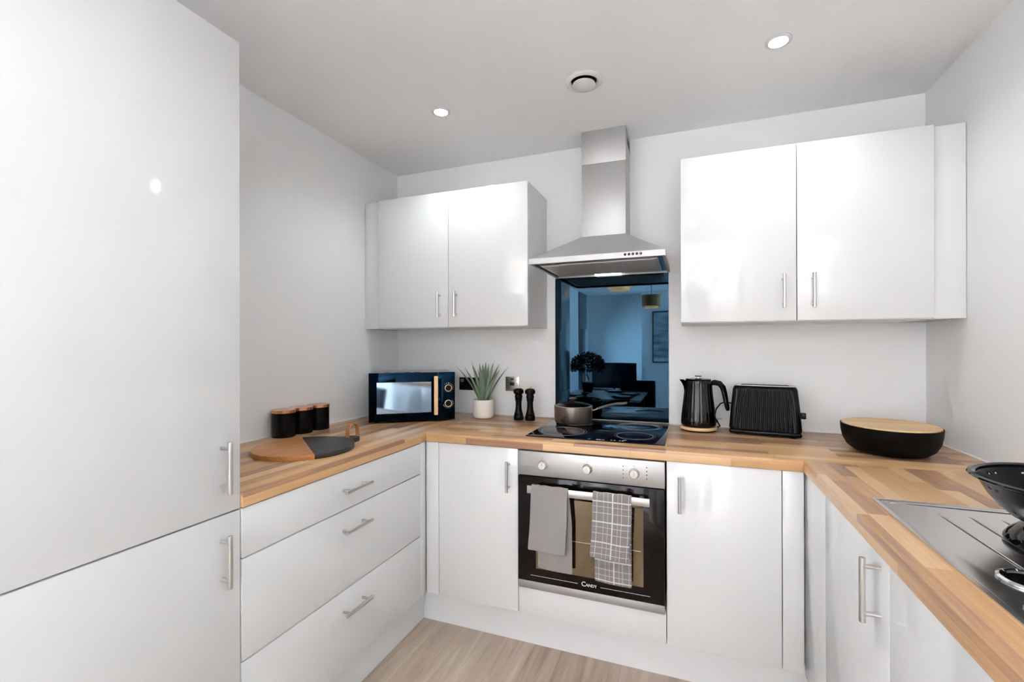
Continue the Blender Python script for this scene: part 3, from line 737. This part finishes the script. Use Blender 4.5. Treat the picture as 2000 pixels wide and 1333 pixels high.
MB().box(0.082, 0.106, 0.012, 0.024, 0.052, 0.057, 0.001, mtx=Matrix.Rotation(0.1, 4, 'Z')).build('switch', M['clear'], t, world=False)
MB().tube([(0.072, 0.02, 0.030), (0.080, 0.024, 0.040), (0.084, 0.026, 0.048)], 0.004, 10).build('switch_stem', M['black'], t, world=False)
tag(MB().tube([(1.872, -0.085, ZT+0.012), (1.885, -0.035, 0.935), (1.862, -0.024, 0.975), (1.868, -0.020, 1.015), (1.888, -0.018, 1.043), (1.91, -0.014, 1.052), (1.945, -0.012, 1.045), (1.97, -0.012, 1.00)], 0.003, 10).build('power_cord', M['matte']), 'black power cord looping behind the kettle to the toaster', 'cord')

# ------------------------------------------------------------------ toaster
t = thing('toaster', 'black ribbed two-slice toaster right of the kettle', 'toaster', (2.064, -0.130, ZT), -0.15)
MB().box(-0.142, 0.142, -0.074, 0.064, 0.004, 0.026, 0.010, 3).build('base', M['satin'], t, world=False)
# tapered, ribbed body as one loop skinned up
def tbody():
    b = bmesh.new(); rings = []
    N = 420
    for z, hw, hd, rib in ((0.0265, 0.142, 0.073, 0), (0.034, 0.143, 0.0735, 1), (0.12, 0.1365, 0.0665, 1), (0.190, 0.1290, 0.0585, 1), (0.205, 0.1275, 0.056, 0), (0.214, 0.1240, 0.052, 0), (0.219, 0.1190, 0.046, 0)):
        ring = []
        for i in range(N):
            a = 2*PI*i/N; e = 0.22
            x = hw*math.copysign(abs(math.cos(a))**e, math.cos(a)); y = hd*math.copysign(abs(math.sin(a))**e, math.sin(a))
            ring.append((x, y))
        # even spacing along the outline
        P_ = [Vector((x, y, 0)) for x, y in ring]; P_.append(P_[0]); cum = [0]
        for p, q in zip(P_, P_[1:]): cum.append(cum[-1]+(q-p).length)
        out = []; k = 0
        for i in range(N):
            s_ = cum[-1]*i/N
            while cum[k+1] < s_: k += 1
            f = (s_-cum[k])/max(1e-9, cum[k+1]-cum[k]); out.append(P_[k].lerp(P_[k+1], f))
        vr = []
        for i, p in enumerate(out):
            q = p.copy()
            if rib and abs(p.x)/hw < 0.83: q.y += math.copysign(0.0024, p.y)*(-math.cos(p.x/hw*2*PI*9)-1)*0.9
            vr.append(b.verts.new((q.x, q.y, z)))
        rings.append(vr)
    for A, Bq in zip(rings, rings[1:]):
        for i in range(N): b.faces.new((A[i], A[(i+1) % N], Bq[(i+1) % N], Bq[i]))
    b.faces.new(rings[0][::-1]); b.faces.new(rings[-1])
    bmesh.ops.recalc_face_normals(b, faces=b.faces)
    return b
tb = MB(); tb.bm = tbody(); tb.build('body', M['satin'], t, world=False, sharp=40)
MB().box(-0.116, 0.116, -0.044, 0.044, 0.2192, 0.2215, 0.001).build('top_plate', M['steel'], t, world=False)
for y in (-0.020, 0.020): MB().box(-0.095, 0.095, y-0.011, y+0.011, 0.2216, 0.2222).build('slot', M['matte'], t, world=False)
lv = MB().box(0.137, 0.158, -0.036, -0.006, 0.082, 0.108, 0.004, 3).build('lever', M['satin'], t, world=False)
for x in (-0.11, 0.11):
    for y in (-0.05, 0.045): MB().cyl((x, y, 0.0003), (x, y, 0.006), 0.010).build('foot', M['matte'], t, world=False)

# ------------------------------------------------------------------ bread bin
t = thing('bread_bin', 'oval black bread bin with bamboo lid in the right corner', 'bread bin', (2.446, -0.366, ZT), 0.0)
MB().lathe([(0, 0.0004), (0.60, 0.0004), (0.74, 0.006), (0.87, 0.022), (0.955, 0.048), (0.99, 0.078), (1.0, 0.098), (1.0, 0.1015), (0.975, 0.1015), (0.965, 0.090), (0, 0.085)], n=80, sx=0.150, sy=0.168).build('bowl', M['matte'], t, world=False)
MB().lathe([(0, 0.0925), (0.962, 0.0925), (0.972, 0.0950), (0.972, 0.1040), (0.962, 0.1055), (0.94, 0.1040), (0, 0.1035)], n=80, sx=0.150, sy=0.168).build('lid', M['bamboo'], t, world=False)

# ------------------------------------------------------------------ sink
t = thing('sink', 'stainless steel inset sink with ridged drainer in the right worktop', 'sink', (2.4, -1.45, ZT))
kx0, kx1, ky0, ky1 = 2.187, 2.628, -1.965, -1.013
m = MB(); zt_ = ZT+0.0035
# pressed plate: raised rim, lower drainer, bowl opening
def plate():
    o = [(kx0, ky1), (kx0, ky0), (kx1, ky0), (kx1, ky1)]
    i1 = [(kx0+0.008, ky1-0.008), (kx0+0.008, ky0+0.008), (kx1-0.008, ky0+0.008), (kx1-0.008, ky1-0.008)]
    i2 = [(kx0+0.014, ky1-0.014), (kx0+0.014, ky0+0.014), (kx1-0.014, ky0+0.014), (kx1-0.014, ky1-0.014)]
    bo = [(2.250, -1.570), (2.250, -1.890), (2.570, -1.890), (2.570, -1.570)]
    bb = [(2.270, -1.590), (2.270, -1.870), (2.550, -1.870), (2.550, -1.590)]
    L_ = [(o, ZT+0.0003), (o, zt_), (i1, zt_), (i2, ZT+0.0012), (bo, ZT+0.0012), (bb, ZT-0.15)]
    V, F = [], []
    for ring, z in L_: V += [(x, y, z) for x, y in ring]
    for k in range(len(L_)-1):
        for i in range(4): F.append((4*k+i, 4*k+(i+1) % 4, 4*k+4+(i+1) % 4, 4*k+4+i))
    F.append((20, 21, 22, 23))
    return V, F
m.raw(*plate()).build('basin', M['sink'], t)
gm = MB()
for k, (x, xe) in enumerate(((2.295, 2.300), (2.352, 2.352), (2.410, 2.405), (2.468, 2.458), (2.526, 2.512), (2.585, 2.57))):
    gm.tube([(x, -1.09-0.0*k, ZT+0.0012), (x, -1.12, ZT+0.0014), (xe, -1.48, ZT+0.0014), (xe, -1.51, ZT+0.0012)], [0.0005, 0.0028, 0.0028, 0.0005], 8)
gm.tube([(kx0+0.030, ky1-0.024, ZT+0.0014), (kx1-0.03, ky1-0.024, ZT+0.0014)], 0.0028, 8)
gm.build('drainer_ridge', M['sink'], t)
rg = MB(); rg.lathe([(0.036, 0), (0.045, 0), (0.045, 0.003), (0.040, 0.005), (0.036, 0.003), (0.036, 0)], (2.283, -1.432, ZT+0.0016), 48, cap=False)
ro = rg.build('waste_ring', M['chrome'], t)
MB().lathe([(0.0355, 0), (0.0355, 0.001), (0, 0.001)], (2.283, -1.432, ZT+0.0017), 40).build('waste_strainer', M['black'], t)
MB().lathe([(0.022, 0), (0.022, 0.001), (0.018, 0.002), (0, 0.002)], (2.238, -1.540, ZT+0.0014), 40).build('overflow_cap', M['sink'], t)

# ------------------------------------------------------------------ colander
t = thing('colander', 'black footed metal colander standing on the sink drainer', 'colander', (2.461, -1.262, ZT+0.0062))
prof = [(0.066, 0.034), (0.092, 0.041), (0.112, 0.052), (0.127, 0.066), (0.143, 0.087), (0.154, 0.108), (0.161, 0.121)]
def fine(pr, k=3):
    out = []
    for (a, b), (c, d) in zip(pr, pr[1:]):
        for i in range(k): out.append((a+(c-a)*i/k, b+(d-b)*i/k))
    out.append(pr[-1]); return out
body = MB(); fp = fine(prof, 4); NB = 144
b = bmesh.new(); rings = [[b.verts.new((r*math.cos(2*PI*i/NB), r*math.sin(2*PI*i/NB), z)) for i in range(NB)] for r, z in fp]
cen = b.verts.new((0, 0, 0.031))
for k in range(len(rings)-1):
    for i in range(NB):
        j = (i+1) % NB
        # drain holes in staggered rows
        if k in (3, 6, 9, 12) and (i+(4 if k in (6, 12) else 0)) % 8 == 0: continue
        if k == 20 and i % 12 in (0, 3): continue
        b.faces.new((rings[k][i], rings[k][j], rings[k+1][j], rings[k+1][i]))
for i in range(NB): b.faces.new((cen, rings[0][(i+1) % NB], rings[0][i]))
bmesh.ops.recalc_face_normals(b, faces=b.faces)
body.bm.free(); body.bm = b
bo = body.build('bowl', M['satin'], t, world=False)
sm = bo.modifiers.new('s', 'SOLIDIFY'); sm.thickness = 0.0014
MB().lathe([(0.160, 0.1205), (0.163, 0.122), (0.1705, 0.1225), (0.1740, 0.1255), (0.1725, 0.1285), (0.1660, 0.1300), (0.160, 0.1270), (0.160, 0.1205)], n=72, cap=False).build('rim', M['black'], t, world=False)
MB().lathe([(0.064, 0.0345), (0.072, 0.032), (0.094, 0.026), (0.109, 0.014), (0.114, 0.004), (0.118, 0.0003), (0.121, 0.002), (0.120, 0.006), (0.113, 0.016), (0.098, 0.029), (0.076, 0.0365), (0.064, 0.0345)], n=72, cap=False).build('foot', M['black'], t, world=False)

# ------------------------------------------------------------------ sockets on the back wall
t = thing('double_socket', 'black double power socket half hidden behind the microwave and aloe', 'socket', (0.528, -0.004, 1.066))
MB().box(0.446, 0.606, -0.009, -0.0006, 1.064, 1.140, 0.002).build('face_plate', M['black'], t)
for x in (0.462, 0.474, 0.560, 0.572): MB().box(x-0.005, x+0.005, -0.0125, -0.0091, 1.112, 1.130, 0.001).build('rocker_switch', M['satinsteel'], t)
t = thing('cooker_switch', 'square brushed steel switch plate above the black mills', 'switch', (0.789, -0.004, 1.066))
MB().box(0.747, 0.832, -0.008, -0.0006, 1.067, 1.150, 0.0015).build('face_plate', M['satinsteel'], t)
MB().box(0.777, 0.802, -0.012, -0.0081, 1.100, 1.117, 0.001).build('rocker_switch', M['black'], t)
MB().box(0.780, 0.798, -0.0095, -0.0081, 1.133, 1.139, 0.0005).build('indicator', M['matte'], t)
for x in (0.760, 0.819): MB().cyl((x, -0.0095, 1.108), (x, -0.0081, 1.108), 0.003).build('screw', M['gold'], t)

# ------------------------------------------------------------------ ceiling fittings
def downlight(label, x, y, power=DOWN_W):
    t = thing('downlight', label, 'downlight', (x, y, H), 0, 'recessed ceiling downlights')
    MB().lathe([(0.030, -0.0005), (0.043, -0.0005), (0.043, -0.003), (0.038, -0.006), (0.031, -0.006), (0.030, -0.0005)], n=48, cap=False).build('trim_ring', M['gloss'], t, world=False)
    MB().lathe([(0, -0.0006), (0.0295, -0.0006), (0.0285, -0.0030), (0, -0.0045)], n=36).build('bulb', M['lamp'], t, world=False)
    l = bpy.data.lights.new('downlight_beam', 'SPOT'); l.energy = power; l.spot_size = math.radians(150); l.spot_blend = 0.7; l.shadow_soft_size = 0.03; l.color = (0.91, 0.96, 1.0)
    o = bpy.data.objects.new('downlight_beam', l); C.objects.link(o); o.parent = t; o.location = (0, 0, -0.04)
downlight('lit recessed downlight above the left wall cabinet', 0.672, -0.606)
downlight('lit recessed downlight nearest the right wall', 2.045, -0.606)
downlight('added unseen downlight close above the camera between tall cabinet and sink', 1.30, -1.95)  # extra lamp added out of view, kept clear of the tall cabinet
downlight('lit recessed downlight above the sink, seen only as reflection', 2.0, -1.85)
t = thing('ceiling_vent', 'round white extractor vent in the ceiling between the two downlights', 'vent', (1.343, -0.610, H))
MB().lathe([(0.050, -0.0004), (0.074, -0.0004), (0.076, -0.004), (0.070, -0.009), (0.060, -0.012), (0.056, -0.010), (0.050, -0.0004)], n=56, cap=False).build('outer_ring', M['gloss'], t, world=False)
MB().lathe([(0, -0.0004), (0.055, -0.0004), (0.055, -0.002), (0, -0.002)], n=48).build('duct', M['matte'], t, world=False)
MB().lathe([(0, -0.0022), (0.010, -0.0022), (0.010, -0.012), (0.040, -0.012), (0.0465, -0.015), (0.0470, -0.019), (0.040, -0.0235), (0, -0.025)], n=48).build('centre_disc', M['gloss'], t, world=False)

# ------------------------------------------------------------------ dining area mirrored in the splashback
t = thing('dining_table', 'white rectangular dining table mirrored in the splashback', 'table', (0.80, -2.98, 0))
MB().box(0.34, 1.26, -3.45, -2.50, 0.725, 0.750, 0.003).build('tabletop', M['tablewhite'], t)
for x in (0.40, 1.20):
    for y in (-3.38, -2.57): MB().cyl((x, y, 0.0), (x, y, 0.724), 0.022).build('leg', M['satin'], t)
def chair(label, x, y, rz):
    t = thing('dining_chair', label, 'chair', (x, y, 0), rz, 'navy chairs around the dining table')
    MB().box(-0.22, 0.22, -0.22, 0.22, 0.42, 0.48, 0.02, 3).build('seat', M['navy'], t, world=False)
    mt = Matrix.Translation((0, -0.215, 0.47)) @ Matrix.Rotation(0.14, 4, 'X')
    MB().box(-0.22, 0.22, -0.03, 0.03, 0.012, 0.42, 0.022, 3, mtx=mt).build('backrest', M['navy'], t, world=False)
    for a in (-0.18, 0.18):
        for b_ in (-0.18, 0.18): MB().cyl((a*1.1, b_*1.1, 0), (a, b_, 0.421), 0.012).build('leg', M['satin'], t, world=False)
chair('navy dining chair at the far left end of the mirrored table', 0.10, -3.42, -PI/2-0.25)
chair('navy dining chair behind the mirrored table in front of the television', 1.13, -3.78, PI)
chair('navy dining chair at the right end of the mirrored table, nearest the camera', 1.47, -2.78, PI/2+0.25)
def plate_set(label, x, y):
    t = thing('dinner_plate', label, 'plate', (x, y, 0.750), 0, 'dark place settings on the dining table')
    MB().lathe([(0, 0.0005), (0.07, 0.0005), (0.125, 0.014), (0.127, 0.017), (0.08, 0.007), (0, 0.006)], n=40).build('plate', M['navy'], t, world=False)
    MB().lathe([(0, 0.0075), (0.05, 0.0075), (0.085, 0.018), (0.087, 0.022), (0.05, 0.013), (0, 0.012)], n=40).build('side_plate', M['tablewhite'], t, world=False)
plate_set('dark plate on the mirrored table near the far chairs', 0.88, -3.28)
plate_set('dark plate on the mirrored table at its right side', 1.09, -3.00)
plate_set('dark plate on the mirrored table at its near right corner', 1.06, -2.68)
plate_set('dark plate on the mirrored table beside its left edge', 0.50, -2.72)
t = thing('topiary_tree', 'small round-headed bay tree in a dark pot on the mirrored dining table', 'tree', (0.56, -3.18, 0.750))
MB().lathe([(0, 0.0004), (0.055, 0.0004), (0.075, 0.11), (0.078, 0.12), (0.07, 0.12), (0, 0.11)], n=32).build('pot', M['matte'], t, world=False)
MB().tube([(0, 0, 0.10), (0.012, 0, 0.16), (-0.012, 0.005, 0.22), (0.008, 0, 0.28), (0.012, 0, 0.34)], [0.010, 0.008, 0.008, 0.008, 0.006], 10).build('trunk', M['trunk'], t, world=False)
fb = MB(); rnd = random.Random(3); vv = []; ff = []
for i in range(1100):
    z = rnd.uniform(-0.55, 1); a = rnd.uniform(0, 2*PI); r = math.sqrt(max(0, 1-z*z)) ; q = rnd.uniform(0.45, 1.0)**0.5
    p = Vector((r*math.cos(a)*0.22, r*math.sin(a)*0.22, z*0.17))*q+Vector((0, 0, 0.335))
    n_ = Vector((rnd.uniform(-1, 1), rnd.uniform(-1, 1), rnd.uniform(-1, 1))).normalized(); s1 = n_.orthogonal().normalized(); s2 = n_.cross(s1)
    k = len(vv); vv += [tuple(p-s1*0.022), tuple(p+s2*0.009), tuple(p+s1*0.022), tuple(p-s2*0.009)]; ff.append((k, k+1, k+2, k+3))
bq = bmesh.new(); vq = [bq.verts.new(p) for p in vv]
for f_ in ff: bq.faces.new([vq[i] for i in f_])
fb.bm.free(); fb.bm = bq
fb.build('foliage', M['darkleaf'], t, world=False)
t = thing('television', 'black flat television standing before the mirrored far wall', 'television', (0.50, -6.80, 0.45))
MB().box(-0.10, 0.78, -6.76, -6.73, 0.48, 0.99, 0.004).build('screen', M['screen'], t)
MB().box(0.18, 0.50, -6.82, -6.64, 0.4505, 0.46).box(0.32, 0.36, -6.75, -6.74, 0.459, 0.50).build('stand', M['satin'], t)
tag(MB().box(-0.15, 0.86, -6.98, -6.55, 0.0, 0.45, 0.004).build('television_bench', M['satin']), 'black low bench under the mirrored television', 'bench')
t = thing('ceiling_lamp', 'amber drum ceiling lamp mirrored at the top of the splashback', 'lamp', (0.62, -5.60, H))
MB().lathe([(0.22, -0.0005), (0.22, -0.07), (0.0, -0.07)], n=40).build('upper_shade', M['shadeglow'], t, world=False)
MB().lathe([(0.16, -0.0705), (0.16, -0.13), (0.0, -0.135)], n=40).build('lower_shade', M['shadeglow'], t, world=False)
t = thing('pendant_lamp', 'amber drum pendant lamp mirrored at the right edge of the splashback', 'lamp', (1.21, -4.75, 1.90))
MB().lathe([(0.14, 0.03), (0.14, 0.20), (0.0, 0.20)], n=40).build('upper_shade', M['shade'], t, world=False)
MB().lathe([(0.0, 0.0), (0.10, 0.0), (0.10, 0.0295), (0, 0.0295)], n=40).build('lower_shade', M['shadeglow'], t, world=False)
MB().cyl((0, 0, 0.2003), (0, 0, H-1.90-0.0005), 0.004).build('cord', M['matte'], t, world=False)
t = thing('wall_picture', 'framed blue seascape on the wall, mirrored at the right of the splashback', 'picture', (1.36, -6.79, 1.1))
MB().box(1.08, 1.66, -6.798, -6.775, 1.00, 2.00, 0.002).build('frame', M['frame'], t)
def seascape():
    m = bpy.data.materials.new('seascape'); m.use_nodes = True; nt = m.node_tree; L = nt.links.new; b = nt.nodes['Principled BSDF']
    tc = nt.nodes.new('ShaderNodeTexCoord'); mp = nt.nodes.new('ShaderNodeMapping'); mp.inputs['Scale'].default_value = (1.2, 1, 5); L(tc.outputs['Object'], mp.inputs[0])
    n = nt.nodes.new('ShaderNodeTexNoise'); n.inputs['Scale'].default_value = 2.0; n.inputs['Detail'].default_value = 6; L(mp.outputs[0], n.inputs[0])
    cr = nt.nodes.new('ShaderNodeValToRGB'); L(n.outputs['Fac'], cr.inputs[0]); cr.color_ramp.elements[0].position = 0.35; cr.color_ramp.elements[0].color = (0.10, 0.16, 0.22, 1); cr.color_ramp.elements[1].position = 0.65; cr.color_ramp.elements[1].color = (0.6, 0.62, 0.62, 1)
    L(cr.outputs[0], b.inputs['Base Color']); b.inputs['Roughness'].default_value = 0.5
    return m
MB().box(1.10, 1.64, -6.7745, -6.772, 1.02, 1.98).build('canvas', seascape(), t)
tag(MB().box(-0.298, -0.275, -7.05, -6.38, 1.68, 2.40, 0.002).build('roller_blind', M['blind']), 'grey roller blind half down over the mirrored window', 'blind')
